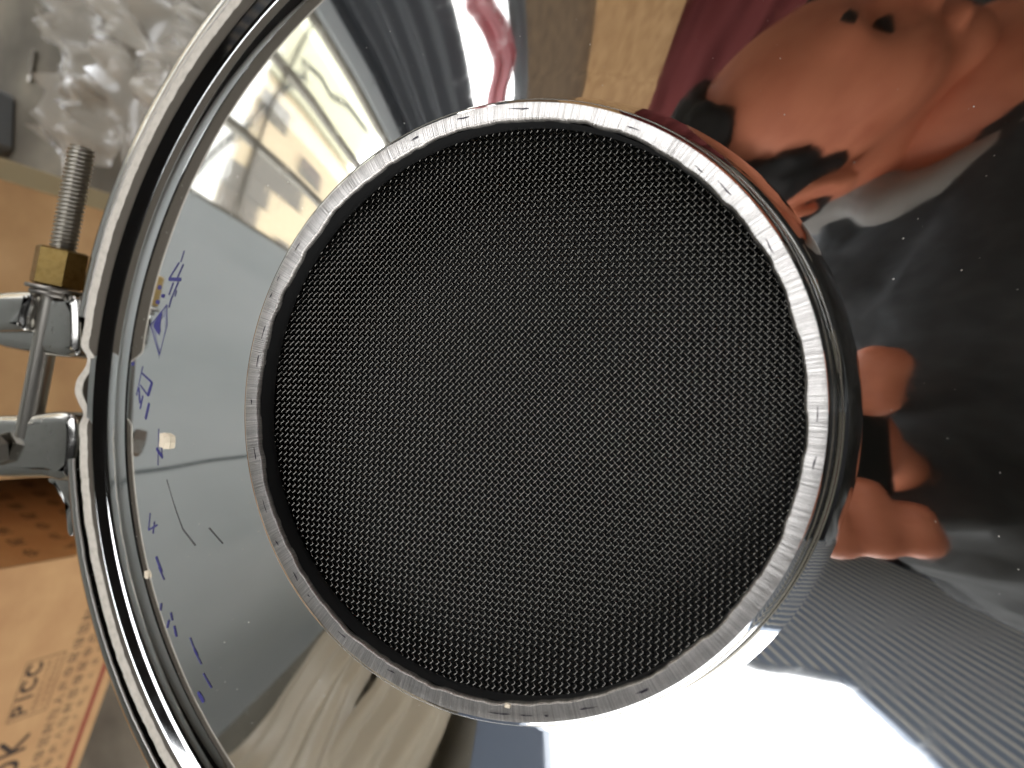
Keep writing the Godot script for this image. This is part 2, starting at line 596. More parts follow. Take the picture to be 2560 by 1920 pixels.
func filter() -> void:
	var o := thing("exhaust_filter", "polished stainless steel exhaust filter with cone, round neck and black wire mesh inside", "exhaust filter")
	obj("cone", cone_mesh(), mat["polished steel"], o)
	var wob := noise(30.0, 3, 12)
	# neck: fillet from the cone, wall, rolled lip
	var outer := [Vector2(0.0640, -0.00012), Vector2(0.0646, -0.0004), Vector2(0.0651, -0.0010), Vector2(0.0655, -0.0019), Vector2(0.0657, -0.0032), Vector2(0.0658, -0.006), Vector2(0.0660, -0.009), Vector2(0.0667, -0.0112), Vector2(0.0683, -0.0127), Vector2(0.0706, -0.01374)]
	obj("neck", lathe([outer], 320), mat["polished steel"], o)
	var edge := noise(120.0, 3, 15)
	var lip := func(p: Vector2, a: float) -> Vector2:
		var k := clampf((0.0636 - p.x) / 0.003, 0.0, 1.0)
		var x := 0.06 * cos(a)
		var z := 0.06 * sin(a)
		return p + Vector2(edge.get_noise_2d(x, z) * 0.0005 * k + wob.get_noise_2d(x, z) * 0.0004 * k, wob.get_noise_2d(x * 3, z * 3) * 0.00012)
	obj("rim", lathe([[Vector2(0.0603, -0.0012), Vector2(0.0604, -0.0003), Vector2(0.0608, 0.0)], [Vector2(0.0608, 0.0), Vector2(0.0619, 0.00005), Vector2(0.0631, 0.00003), Vector2(0.0640, -0.00012)]], 720, 0, TAU, lip), mat["ground rim steel"], o)
	obj("neck_liner", lathe([[Vector2(0.0612, -0.0064), Vector2(0.0606, -0.0062), Vector2(0.0604, -0.004), Vector2(0.0603, -0.001)]], 240), mat["dark ledge"], o)
	# burrs and pits on the ground rim
	var pits := [[150.2, 0.0625, 1.5], [158.5, 0.0622, 2.4], [170, 0.0618, 2.6], [181.5, 0.0622, 1.6], [190.5, 0.0617, 2.2], [197, 0.0618, 2.6], [205, 0.063, 1.6], [209, 0.063, 1.2], [142, 0.0622, 2.6], [137, 0.0621, 1.0], [126, 0.0621, 2.0], [113, 0.0617, 1.8], [89, 0.0625, 3.4], [84, 0.0625, 2.0], [80, 0.0626, 1.2], [72, 0.0622, 3.0], [61, 0.0624, 3.6], [10, 0.0624, 2.6], [2, 0.0622, 2.2], [-28, 0.0618, 3.0], [-41, 0.062, 3.4], [-47, 0.0616, 2.0], [-62, 0.0622, 2.2], [-85, 0.0626, 4.0], [-97, 0.0627, 3.0], [-108, 0.0624, 2.6], [-143, 0.0625, 1.6]]
	for q in pits:
		var a := deg_to_rad(q[0])
		var len_: float = q[2] * 0.001
		var d := Vector3(-sin(a), 0, cos(a))
		var c := Vector3(q[1] * cos(a), 0.00016, q[1] * sin(a))
		var ra := Vector3(cos(a), 0, sin(a))
		var st := new_st()
		st.set_smooth_group(-1)
		var ring := []
		for k in 9:
			var t := TAU * k / 9.0
			var s := 1.0 + 0.45 * sin(t * 2.0 + q[0]) + 0.3 * sin(t * 3.0 + q[0] * 2.0)
			ring.append(c + d * cos(t) * len_ * 0.5 * s + ra * sin(t) * 0.00017 * s * (0.7 + 0.1 * q[2]))
		for k in 9:
			for p in [c, ring[k], ring[(k + 1) % 9]]:
				st.add_vertex(p)
		st.generate_normals()
		obj("pit", st.commit(), mat["burr"], o)
	# flange and body
	obj("flange", lathe([[Vector2(0.1524, -0.0472), Vector2(0.1529, -0.0476), Vector2(0.1533, -0.0485), Vector2(0.1538, -0.0493), Vector2(0.1548, -0.0496), Vector2(0.1590, -0.0497), Vector2(0.1594, -0.0494), Vector2(0.1598, -0.0497), Vector2(0.1628, -0.0498), Vector2(0.1636, -0.0495), Vector2(0.1642, -0.0490), Vector2(0.1662, -0.0472), Vector2(0.1666, -0.0469)], [Vector2(0.1666, -0.0469), Vector2(0.1690, -0.0468)]], 400), mat["polished steel"], o)
	obj("body", lathe([[Vector2(0.1690, -0.0468), Vector2(0.1692, -0.051), Vector2(0.166, -0.056), Vector2(0.158, -0.06), Vector2(0.158, -0.2), Vector2(0.158, FLOOR)]], 200), mat["polished steel"], o)
	# inside: dark tube and sooty catalyst face
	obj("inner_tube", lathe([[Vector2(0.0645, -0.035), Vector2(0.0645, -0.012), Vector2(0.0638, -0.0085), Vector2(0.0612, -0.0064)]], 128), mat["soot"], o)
	obj("catalyst", lathe([[Vector2(0.0001, -0.03), Vector2(0.0650, -0.03)]], 96), mat["soot"], o)
	# woven screen of single wires
	var scr := Node3D.new()
	scr.name = "mesh_screen"
	o.add_child(scr)
	scr.position.y = -0.0076
	scr.rotation.y = deg_to_rad(-48.0)
	var pitch := 0.00106
	var R := 0.0635
	var n := int(R / pitch)
	var cache := {}
	for dir in 2:
		for i in range(-n, n + 1):
			var half := sqrt(maxf(R * R - pow(i * pitch, 2), 1e-8))
			var cells := int(half / pitch)
			if cells < 4:
				continue
			var phase := absi(i + dir) % 2
			var key := cells * 2 + phase
			if not cache.has(key):
				cache[key] = wire_mesh(cells, pitch, phase)
			var wr := obj("wire", cache[key], mat["wire steel"], scr)
			if dir == 0:
				wr.position = Vector3(0, 0, i * pitch)
			else:
				wr.rotation.y = PI / 2
				wr.position = Vector3(i * pitch, 0, 0)
	# printed mill marking in blue ink along the outer edge of the cone
	for s in INK:
		var pts := PackedVector3Array()
		for k in range(1, s.size(), 2):
			pts.append(on_cone(s[k] * 0.001, s[k + 1], 0.00012))
		obj("ink_mark", ribbon(pts, s[0] * 0.001 * 1.25), mat["blue ink"], o)
	# the solid triangle inside its fainter lozenge
	for q in [[[133.9, 193.9, 137.6, 192.1, 132.3, 190.6, 134.2, 192.2], "blue ink", 0.00014], [[131.5, 194.97, 139.9, 191.73, 130.2, 187.4, 128.4, 192.29], "faded ink", 0.0001]]:
		var st := new_st()
		st.set_smooth_group(-1)
		var w: Array = q[0]
		quad(st, on_cone(w[0] * 0.001, w[1], q[2]), on_cone(w[2] * 0.001, w[3], q[2]), on_cone(w[4] * 0.001, w[5], q[2]), on_cone(w[6] * 0.001, w[7], q[2]))
		st.generate_normals()
		obj("ink_mark", st.commit(), mat[q[1]], o)
	# two dark rub marks
	for s in [[0.5, 124.0, 170.5, 121.0, 166.0, 119.0, 163.0, 114.0, 160.0], [0.45, 99.0, 158.2, 104.0, 161.5]]:
		var pts := PackedVector3Array()
		for k in range(1, s.size(), 2):
			pts.append(on_cone(s[k] * 0.001, s[k + 1], 0.0001))
		obj("rub_mark", ribbon(pts, s[0] * 0.001), mat["scratch"], o)
	# scraps of foam stuck to the steel
	var chips := [[on_cone(0.122, 175.9), Vector3(0.0048, 0.0016, 0.0052)], [on_cone(0.1485, 159.5), Vector3(0.0014, 0.0008, 0.0025)], [Vector3(0.0027, 0.0002, 0.0606), Vector3(0.0014, 0.0004, 0.001)]]
	for c in chips:
		var ch := obj("foam_scrap", chip(c[1]), mat["cream foam"])
		ch.position = c[0]
		ch.rotation = Vector3(0.0, 0.1, 0.38 if c[0].x < -0.05 else 0.0)
		tag(ch, ["cream foam scrap stuck to the left of the cone", "tiny cream crumb on the outer edge of the cone", "tiny cream crumb at the bottom of the neck rim"][chips.find(c)], "scrap")
	# dust
	var mm := MultiMesh.new()
	mm.transform_format = MultiMesh.TRANSFORM_3D
	mm.mesh = chip(Vector3(1, 0.5, 1))
	var spots := []
	for i in 520:
		var r := sqrt(rng.randf_range(0.072 * 0.072, 0.151 * 0.151))
		spots.append(Transform3D(Basis.from_euler(Vector3(0, rng.randf() * TAU, 0)).scaled(Vector3.ONE * 0.00006 * exp(rng.randf() * 1.5)), on_cone(r, rng.randf() * 360.0, 0.00005)))
	mm.instance_count = spots.size()
	for i in spots.size():
		mm.set_instance_transform(i, spots[i])
	var du := MultiMeshInstance3D.new()
	du.name = "dust"
	du.multimesh = mm
	du.material_override = mat["dust"]
	add_child(du)
	tag(du, "fine pale dust specks on the polished cone", "dust")
	du.set_meta("kind", "stuff")

func chip(size: Vector3) -> ArrayMesh:
	var st := new_st()
	st.set_smooth_group(-1)
	var top := []
	var bot := []
	for k in 8:
		var t := TAU * k / 8.0 + 0.3
		var s := 0.9 + 0.2 * sin(k * 2.7)
		var sq := 1.0 / maxf(absf(cos(t)), absf(sin(t)))
		top.append(Vector3(cos(t) * sq * s * size.x * 0.46, size.y, sin(t) * sq * s * size.z * 0.46))
		bot.append(Vector3(cos(t) * sq * s * size.x * 0.5, 0, sin(t) * sq * s * size.z * 0.5))
	for k in 8:
		var j := (k + 1) % 8
		for p in [Vector3(0, size.y * 1.1, 0), top[k], top[j]]:
			st.add_vertex(p)
		quad(st, top[k], bot[k], bot[j], top[j])
	st.generate_normals()
	return st.commit()

func wire_mesh(cells: int, pitch: float, phase: int) -> ArrayMesh:
	var v := PackedVector3Array()
	var n := PackedVector3Array()
	var ix := PackedInt32Array()
	var per := 4
	var steps := cells * 2 * per
	var r := 0.000145
	for i in steps + 1:
		var x := -cells * pitch + i * pitch / per
		var ph := PI * (float(i) / per + cells + phase)
		var y := cos(ph) * r * 1.25
		var sl := -sin(ph) * r * 1.25 * PI / pitch
		var up := Vector3(-sl, 1, 0).normalized()
		for j in 5:
			var a := TAU * j / 5.0
			var d := up * cos(a) + Vector3(0, 0, 1) * sin(a)
			v.append(Vector3(x, y, 0) + d * r)
			n.append(d)
	for i in steps:
		for j in 5:
			var p := i * 5 + j
			var q := i * 5 + (j + 1) % 5
			ix.append_array([p, p + 5, q, q, p + 5, q + 5])
	return pack(v, n, PackedVector2Array(), ix)

const INK := [[0.47, 130.3, 202.8, 130.1, 201.22], [0.61, 131.1, 201.01, 134.6, 198.43], [0.61, 128.0, 201.06, 129.4, 198.73], [0.95, 134.5, 198.37, 126.6, 198.97], [0.61, 131.0, 198.12, 131.7, 196.38], [0.61, 127.8, 198.5, 129.5, 196.06, 129.7, 194.73], [0.47, 127.4, 197.31, 127.5, 196.45], [1.08, 140.4, 196.84, 138.4, 196.91], [1.01, 136.4, 195.95, 134.6, 196.0], [1.01, 139.3, 194.91, 137.1, 195.0], [1.49, 133.9, 193.64, 136.5, 192.0], [1.76, 137.2, 192.08, 132.6, 191.13], [0.3, 131.5, 194.97, 139.9, 191.73, 130.2, 188.06, 128.4, 192.29, 131.5, 194.97], [1.08, 149.6, 186.33, 147.7, 186.41], [0.54, 141.1, 186.17, 144.0, 182.37], [0.54, 141.1, 185.28, 133.4, 184.15], [1.35, 133.4, 184.15, 135.5, 182.41], [0.47, 141.7, 183.71, 135.5, 182.34], [0.95, 142.6, 183.37, 141.2, 181.38], [0.81, 139.3, 182.28, 140.8, 180.6], [1.22, 134.5, 181.27, 136.7, 179.24], [0.41, 127.5, 177.74, 129.0, 172.75], [0.47, 126.1, 176.89, 125.8, 173.81], [0.88, 129.3, 175.09, 125.6, 173.68], [0.47, 138.1, 166.73, 141.2, 164.71], [0.47, 136.1, 165.48, 138.5, 164.07], [0.41, 141.2, 164.71, 134.6, 164.91], [1.08, 139.8, 161.04, 138.6, 158.91], [0.54, 139.8, 159.69, 138.4, 157.87], [0.68, 144.9, 155.42, 146.9, 154.75], [0.74, 140.7, 153.71, 141.5, 152.79], [0.61, 143.6, 153.05, 146.4, 152.39], [0.95, 141.6, 152.0, 142.6, 150.78], [0.54, 134.8, 149.49, 135.3, 147.38, 135.1, 145.8], [0.95, 135.2, 147.96, 135.0, 146.98], [0.61, 136.4, 144.71, 136.0, 142.61], [1.76, 144.6, 143.42, 144.2, 142.2]]

# ---------------------------------------------------------------- the band clamp
func clamp_band() -> void:
	var o := thing("band_clamp", "stainless V-band clamp with threaded bolt and brass nut round the filter flange", "clamp")
	var rag := noise(220.0, 3, 22)
	var slow := noise(18.0, 2, 23)
	# inner retainer with a sheared pale edge; it bulges outwards in the gap between the lugs
	var bulge := func(p: Vector2, a: float) -> Vector2:
		var d := rad_to_deg(a)
		var b := exp(-pow(absf(d - 182.9) / 2.5, 2.4))
		var low := smoothstep(178.5, 180.5, d) * (1.0 - smoothstep(185.0, 188.0, d))
		var x := 0.17 * cos(a)
		var z := 0.17 * sin(a)
		return p + Vector2(b * 0.0066 + rag.get_noise_2d(x, z) * 0.0004 + slow.get_noise_2d(x, z) * 0.0003, -low * 0.0032)
	# the upper side of the clamp sits a little prouder than the lower one
	var raised := func(p: Vector2, a: float) -> Vector2:
		var q: Vector2 = bulge.call(p, a)
		var d := rad_to_deg(a)
		return q + Vector2(0, 0.0019 * smoothstep(186.5, 188.0, d) * (1.0 - smoothstep(290.0, 330.0, d)))
	obj("retainer", lathe([[Vector2(0.1671, -0.0456), Vector2(0.1674, -0.0452), Vector2(0.1702, -0.0452), Vector2(0.1706, -0.0456)]], 900, 0, TAU, raised), mat["sheared edge"], o)
	obj("retainer_wall", lathe([[Vector2(0.1706, -0.0456), Vector2(0.1708, -0.047), Vector2(0.1710, -0.053), Vector2(0.172, -0.064)]], 500, 0, TAU, raised), mat["pressed steel"], o)
	obj("retainer_lip", lathe([[Vector2(0.1672, -0.0500), Vector2(0.1671, -0.0456)]], 500, 0, TAU, raised), mat["clamp inside"], o)
	# outer strap, open between the lugs; its sheared inner edge is broader on the upper side
	var a0 := deg_to_rad(191.0)
	var a1 := deg_to_rad(360.0 + 175.0)
	obj("strap", lathe([[Vector2(0.1738, -0.066), Vector2(0.1737, -0.0459)], [Vector2(0.1741, -0.0456), Vector2(0.1755, -0.0456), Vector2(0.1770, -0.0461), Vector2(0.1782, -0.0469), Vector2(0.1791, -0.0480), Vector2(0.1797, -0.0498), Vector2(0.1799, -0.0525), Vector2(0.1797, -0.070)]], 420, a0, a1), mat["pressed steel"], o)
	obj("strap_edge", lathe([[Vector2(0.1734, -0.0461), Vector2(0.1735, -0.0454), Vector2(0.1741, -0.0454), Vector2(0.1742, -0.0458)]], 600, a0, a1, func(p: Vector2, a: float) -> Vector2: return p + Vector2(rag.get_noise_2d(0.17 * cos(a), 0.17 * sin(a)) * 0.0002 - (0.0011 * (1.0 - smoothstep(280.0, 320.0, rad_to_deg(a))) if p.x < 0.1738 else 0.0), 0)), mat["cut steel"], o)
	# bolt
	var top := Vector3(-0.1787, -0.050, -0.095)
	var low_ := Vector3(-0.2012, -0.050, 0.008)
	var dirv := (low_ - top).normalized()
	var len_ := top.distance_to(low_)
	var b := Basis(Quaternion(Vector3.UP, -dirv))
	var bolt := obj("bolt", threaded(len_, 0.0044, 0.00145, 0.046), mat["thread steel"], o)
	bolt.transform = Transform3D(b, low_)
	var nut := obj("nut", hexagon(0.0088, 0.0135, 0.001), mat["brass"], o)
	nut.transform = Transform3D(b * Basis(Vector3.UP, 0.35), top + dirv * 0.0505)
	var wa := obj("washer", lathe([[Vector2(0.0045, 0.0), Vector2(0.0094, 0.0)], [Vector2(0.0094, 0.0), Vector2(0.0097, -0.0006), Vector2(0.0094, -0.0014)], [Vector2(0.0094, -0.0014), Vector2(0.0045, -0.0014)]], 40), mat["dull steel"], o)
	wa.transform = Transform3D(b, top + dirv * 0.0508)
	var wa2 := obj("washer", lathe([[Vector2(0.0045, 0.0), Vector2(0.0078, 0.0)], [Vector2(0.0078, 0.0), Vector2(0.0082, -0.0008), Vector2(0.0078, -0.0016)]], 40), mat["dull steel"], o)
	wa2.transform = Transform3D(b, top + dirv * 0.0524)
	# upper lug: folded strap end under the nut
	var lu := obj("lug", lug_mesh([Vector2(-0.1755, -0.021), Vector2(-0.1758, -0.040), Vector2(-0.180, -0.0425), Vector2(-0.206, -0.0425), Vector2(-0.218, -0.040), Vector2(-0.222, -0.034), Vector2(-0.221, -0.028), Vector2(-0.212, -0.0245), Vector2(-0.190, -0.021)], -0.0615, -0.0475, 0.0016), mat["pressed steel"], o)
	lu.rotation.y = 0.0
	obj("lug_cap", lug_mesh([Vector2(-0.1935, -0.0430), Vector2(-0.222, -0.0430), Vector2(-0.223, -0.031), Vector2(-0.1965, -0.0295), Vector2(-0.1952, -0.034)], -0.0475, -0.0432, 0.0012), mat["pressed steel"], o)
	# lower lug and the web that sweeps into the strap
	obj("lug", lug_mesh([Vector2(-0.1765, 0.0005), Vector2(-0.200, 0.0002), Vector2(-0.220, 0.0005), Vector2(-0.2245, 0.006), Vector2(-0.222, 0.019), Vector2(-0.212, 0.0225), Vector2(-0.190, 0.0222), Vector2(-0.1768, 0.0222)], -0.0615, -0.0475, 0.0018), mat["pressed steel"], o)
	obj("lug_web", lug_mesh([Vector2(-0.1768, 0.0225), Vector2(-0.1888, 0.0226), Vector2(-0.1828, 0.0262), Vector2(-0.1800, 0.0330), Vector2(-0.1775, 0.0420), Vector2(-0.1755, 0.0330)], -0.0615, -0.0490, 0.00012, 0.0), mat["pressed steel"], o)
	var hx := obj("bolt_head", hexagon(0.0062, 0.005, 0.0008), mat["dull steel"], o)
	hx.position = Vector3(-0.2105, -0.0470, 0.0115)
	hx.rotation = Vector3(0.25, 0.3, 0.2)

func threaded(length: float, r: float, pitch: float, thread: float) -> ArrayMesh:
	# runs along +y from 0; the top end is threaded
	var v := PackedVector3Array()
	var n := PackedVector3Array()
	var ix := PackedInt32Array()
	var rows := int(thread / pitch * 10)
	var ys := [0.0, length - thread - 0.001]
	for i in rows + 1:
		ys.append(length - thread + thread * i / rows)
	var rad := func(y: float, a: float) -> float:
		if y < length - thread:
			return r * 0.93
		var t := fposmod((y - length) / pitch + a / TAU, 1.0)
		var saw := 1.0 - absf(t * 2.0 - 1.0)
		return (r - 0.00085 + 0.0011 * clampf(saw * 1.25, 0.0, 0.95)) * (1.0 - 0.14 * smoothstep(length - 0.0016, length, y))
	for y in ys:
		for j in 37:
			var a := TAU * j / 36.0
			var q: float = rad.call(y, a)
			var s: float = (rad.call(y + 0.00006, a) - rad.call(y - 0.00006, a)) / 0.00012
			v.append(Vector3(q * cos(a), y, q * sin(a)))
			n.append(Vector3(cos(a), -s, sin(a)).normalized())
	for i in ys.size() - 1:
		for j in 36:
			var p := i * 37 + j
			ix.append_array([p, p + 1, p + 37, p + 1, p + 38, p + 37])
	var c := v.size()
	v.append(Vector3(0, length, 0))
	n.append(Vector3.UP)
	for j in 37:
		v.append(v[(ys.size() - 1) * 37 + j])
		n.append(Vector3.UP)
	for j in 36:
		ix.append_array([c, c + 1 + j, c + 2 + j])
	return pack(v, n, PackedVector2Array(), ix)

func hexagon(r: float, h: float, c: float) -> ArrayMesh:
	var st := new_st()
	st.set_smooth_group(-1)
	var rings := [[r - c, 0.0], [r, c * 0.6], [r, h - c * 0.6], [r - c, h]]
	for i in 3:
		for k in 6:
			var q := []
			for e in [[i, k], [i + 1, k], [i + 1, k + 1], [i, k + 1]]:
				var t: float = TAU * e[1] / 6.0
				q.append(Vector3(rings[e[0]][0] * cos(t), rings[e[0]][1], rings[e[0]][0] * sin(t)))
			quad(st, q[0], q[1], q[2], q[3])
	for k in 6:
		for y in [0.0, h]:
			for t in [0.0, TAU * k / 6.0, TAU * (k + 1) / 6.0]:
				st.add_vertex(Vector3(0, y, 0) if t == 0.0 and k != 0 else Vector3((r - c) * cos(t), y, (r - c) * sin(t)))
	st.generate_normals()
	return st.commit()

# A plan outline (x, z) raised from y0 to y1 with a rounded upper edge.
func lug_mesh(outline: Array, y0: float, y1: float, round_: float, dome := 1.0) -> ArrayMesh:
	var curve := Curve2D.new()
	var k := outline.size()
	for i in k + 1:
		var p: Vector2 = outline[i % k]
		var a: Vector2 = outline[(i + k - 1) % k]
		var b: Vector2 = outline[(i + 1) % k]
		var t := (b - a).normalized() * minf(p.distance_to(a), p.distance_to(b)) * 0.22
		curve.add_point(p, -t, t)
	curve.bake_interval = 0.0007
	var pl := curve.get_baked_points()
	var st := new_st()
	var cen := Vector2.ZERO
	for p in pl:
		cen += p
	cen /= pl.size()
	var rings := [[0.0, y0], [0.0, y1 - round_], [round_ * 0.3, y1 - round_ * 0.3], [round_, y1], [round_ + 0.0008 * dome, y1 + 0.0003 * dome], [round_ + 0.0018 * dome, y1 + 0.0005 * dome]]
	st.set_smooth_group(0)
	for i in rings.size() - 1:
		for j in pl.size():
			var q := []
			for e in [[i, j], [i + 1, j], [i + 1, j + 1], [i, j + 1]]:
				var p: Vector2 = pl[e[1] % pl.size()]
				var nrm := (pl[(e[1] + 1) % pl.size()] - pl[(e[1] + pl.size() - 1) % pl.size()]).normalized()
				var inw := Vector2(-nrm.y, nrm.x)
				if inw.dot(cen - p) < 0.0:
					inw = -inw
				p += inw * rings[e[0]][0]
				q.append(Vector3(p.x, rings[e[0]][1], p.y))
			quad(st, q[0], q[1], q[2], q[3])
	var tri := Geometry2D.triangulate_polygon(pl)
	for i in tri:
		var p: Vector2 = pl[i]
		var nrm := (pl[(i + 1) % pl.size()] - pl[(i + pl.size() - 1) % pl.size()]).normalized()
		var inw := Vector2(-nrm.y, nrm.x)
		if inw.dot(cen - p) < 0.0:
			inw = -inw
		p += inw * (round_ + 0.0018 * dome)
		st.add_vertex(Vector3(p.x, y1 + 0.0005 * dome, p.y))
	st.index()
	st.generate_normals()
	return st.commit()

# ---------------------------------------------------------------- cartons
func stroke(im: Image, x: float, y: float, w: float, h: float, c: Color) -> void:
	im.fill_rect(Rect2i(int(x), int(y), maxi(int(w), 1), maxi(int(h), 1)), c)

# Square characters from strokes on a 10 x 10 grid: [x, y, w, h]
const GLYPHS := [
	[[1, 2, 8, 1], [1, 6, 8, 1], [1, 2, 1, 5], [8, 2, 1, 5], [4.5, 0, 1, 10]],
	[[0.5, 0.5, 9, 1], [0.5, 0.5, 1, 9], [8.5, 0.5, 1, 9], [0.5, 8.6, 9, 1], [2.5, 2.5, 5, 0.8], [2.5, 4.5, 5, 0.8], [2.5, 6.7, 5, 0.8], [4.6, 2.5, 0.9, 5]],
	[[4.4, 0, 1.1, 4], [3.4, 3.5, 1.1, 2.5], [2.2, 5.5, 1.1, 2.5], [0.8, 7.5, 1.4, 2], [5.5, 3.5, 1.1, 2.5], [6.6, 5.5, 1.1, 2.5], [7.7, 7.5, 1.5, 2]],
	[[1, 0.5, 8, 1], [1, 0.5, 1, 9], [8, 0.5, 1, 3.6], [1, 3.4, 8, 1], [1, 6, 8, 1], [5, 4, 1, 5.5], [6, 8.6, 3, 1]],
	[[0.5, 0.5, 1, 7], [3.3, 0.5, 1, 7], [0.5, 0.5, 3.5, 1], [1.8, 2, 1, 6], [0.5, 8, 1.2, 2], [5, 2.5, 5, 1], [7.5, 0, 1, 10], [5.5, 5, 1.6, 1], [4.8, 6, 1.2, 1.6]],
	[[4.5, 0, 1, 2], [1, 1.8, 8, 1], [2.5, 3.2, 1, 1.4], [6.5, 3.2, 1, 1.4], [1, 5, 8, 1], [1, 5, 1, 5]],
	[[1.5, 0, 1, 3], [0.5, 3, 1, 2], [1.5, 3, 1, 7], [4, 0.5, 5, 1], [4, 3.2, 5, 1], [4, 0.5, 1, 3], [8.2, 0.5, 1, 3], [3.5, 5, 6.3, 1], [6.2, 4, 1, 6], [4.6, 6.6, 1.2, 2], [7.8, 6.6, 1.2, 2]],
	[[0.5, 0.5, 1, 9.5], [1.5, 0.5, 2, 1], [2.6, 2.5, 1, 3], [5.8, 0, 1, 2], [4.5, 2, 1, 1.4], [7.5, 2, 1.4, 1.4], [5, 4, 4, 1], [4.6, 6, 1, 2], [6.6, 5.6, 1, 2.6], [8.6, 5.6, 1, 2.6], [4, 9, 6, 1]]]

func line(im: Image, a: Vector2, b: Vector2, w: float, c: Color) -> void:
	var k := int(a.distance_to(b)) + 1
	for i in k + 1:
		var p := a.lerp(b, float(i) / k)
		im.fill_rect(Rect2i(int(p.x - w / 2), int(p.y - w / 2), int(w), int(w)), c)

func arc(im: Image, c0: Vector2, rx: float, ry: float, d0: float, d1: float, w: float, c: Color) -> void:
	for i in 60:
		var t0 := deg_to_rad(lerpf(d0, d1, i / 60.0))
		var t1 := deg_to_rad(lerpf(d0, d1, (i + 1) / 60.0))
		line(im, c0 + Vector2(rx * cos(t0), ry * sin(t0)), c0 + Vector2(rx * cos(t1), ry * sin(t1)), w, c)

func print_image(side: bool) -> ImageTexture:
	# carton print, 0.36 m x 0.15 m; u runs along the text, v downwards
	var w := 1536
	var h := 640
	var im := Image.create(w, h, true, Image.FORMAT_RGB8)
	var n1 := noise(0.004, 5, 61)
	var n2 := noise(0.06, 3, 62)
	for y in h:
		for x in w:
			var k := 0.5 + 0.5 * n1.get_noise_2d(x, y) + 0.12 * n2.get_noise_2d(x * 0.2, y * 2.0)
			im.set_pixel(x, y, Color(0.68, 0.51, 0.345).lerp(Color(0.79, 0.63, 0.44), clampf(k, 0, 1)))
	var ink := Color(0.22, 0.17, 0.13)
	var soft := Color(0.44, 0.33, 0.22)
	if side:
		for row in 3:
			for i in 9:
				glyph(im, GLYPHS[(i * 3 + row * 2) % 8], 40 + i * 96.0, 120 + row * 150.0 + i * 4.0, 6.0, ink)
	else:
		var x0 := 906.0
		var y0 := 226.0
		# boxed mark
		for e in [[0, 0, 238, 5], [0, 148, 238, 5], [0, 0, 5, 153], [233, 0, 5, 153]]:
			stroke(im, x0 + e[0], y0 + e[1], e[2], e[3], soft)
		# P I C C
		var t := Vector2(x0, y0)
		line(im, t + Vector2(24, 14), t + Vector2(24, 66), 11, ink)
		arc(im, t + Vector2(30, 28), 26, 14, -90, 90, 10, ink)
		line(im, t + Vector2(88, 14), t + Vector2(88, 66), 11, ink)
		arc(im, t + Vector2(140, 40), 24, 25, 45, 315, 11, ink)
		arc(im, t + Vector2(202, 40), 24, 25, 45, 315, 11, ink)
		for i in 8:
			glyph(im, GLYPHS[(i * 5 + 1) % 8], x0 + 16 + i * 26.0, y0 + 84, 2.2, soft)
			glyph(im, GLYPHS[(i * 3 + 2) % 8], x0 + 16 + i * 26.0, y0 + 116, 2.2, soft)
		# lines of characters under the mark
		for i in 13:
			glyph(im, GLYPHS[(i * 3) % 8], 560 + i * 58.0, 398, 4.6, ink)
			glyph(im, GLYPHS[(i * 5 + 3) % 8], 566 + i * 58.0, 458, 4.2, ink)
			glyph(im, GLYPHS[(i * 7 + 1) % 8], 574 + i * 58.0, 518, 2.8, ink)
		stroke(im, 0, 578, 1536, 20, Color(0.5, 0.12, 0.11))
		# larger lettering before the mark: O K
		arc(im, Vector2(690, 290), 34, 46, 0, 360, 14, ink)
		line(im, Vector2(764, 240), Vector2(764, 340), 14, ink)
		line(im, Vector2(770, 292), Vector2(820, 240), 13, ink)
		line(im, Vector2(770, 292), Vector2(820, 340), 13, ink)
	im.generate_mipmaps()
	return ImageTexture.create_from_image(im)

func glyph(im: Image, g: Array, x: float, y: float, s: float, c: Color) -> void:
	for e in g:
		stroke(im, x + e[0] * s, y + e[1] * s, e[2] * s, e[3] * s, c)

# A closed carton: side panels and top flaps as board with thickness, tape on the seam.
func carton(label: String, size: Vector3, at: Vector3, turn: float, group := "") -> Node3D:
	var o := thing("cardboard_box", label, "box", at, turn, group)
	var h := size / 2.0
	var t := 0.004
	obj("side_panel", box_mesh(Vector3(-h.x, 0, -h.z), Vector3(h.x, size.y, -h.z + t), 0.0012), mat["cardboard"], o)
	obj("side_panel", box_mesh(Vector3(-h.x, 0, h.z - t), Vector3(h.x, size.y, h.z), 0.0012), mat["cardboard"], o)
	obj("side_panel", box_mesh(Vector3(-h.x, 0, -h.z + t), Vector3(-h.x + t, size.y, h.z - t), 0.0012), mat["cardboard"], o)
	obj("side_panel", box_mesh(Vector3(h.x - t, 0, -h.z + t), Vector3(h.x, size.y, h.z - t), 0.0012), mat["cardboard"], o)
	obj("flap", box_mesh(Vector3(-h.x + 0.001, size.y, -h.z + 0.001), Vector3(h.x - 0.001, size.y + t, -0.0015), 0.0012), mat["cardboard"], o)
	obj("flap", box_mesh(Vector3(-h.x + 0.001, size.y, 0.0015), Vector3(h.x - 0.001, size.y + t, h.z - 0.001), 0.0012), mat["cardboard"], o)
	return o

func sheet(p: Vector3, u: Vector3, v: Vector3) -> ArrayMesh:
	var nn := PackedVector3Array()
	var nrm := v.cross(u).normalized()
	for i in 4:
		nn.append(nrm)
	return pack(PackedVector3Array([p, p + u, p + u + v, p + v]), nn, PackedVector2Array([Vector2(0, 0), Vector2(1, 0), Vector2(1, 1), Vector2(0, 1)]), PackedInt32Array([0, 1, 2, 0, 2, 3]))

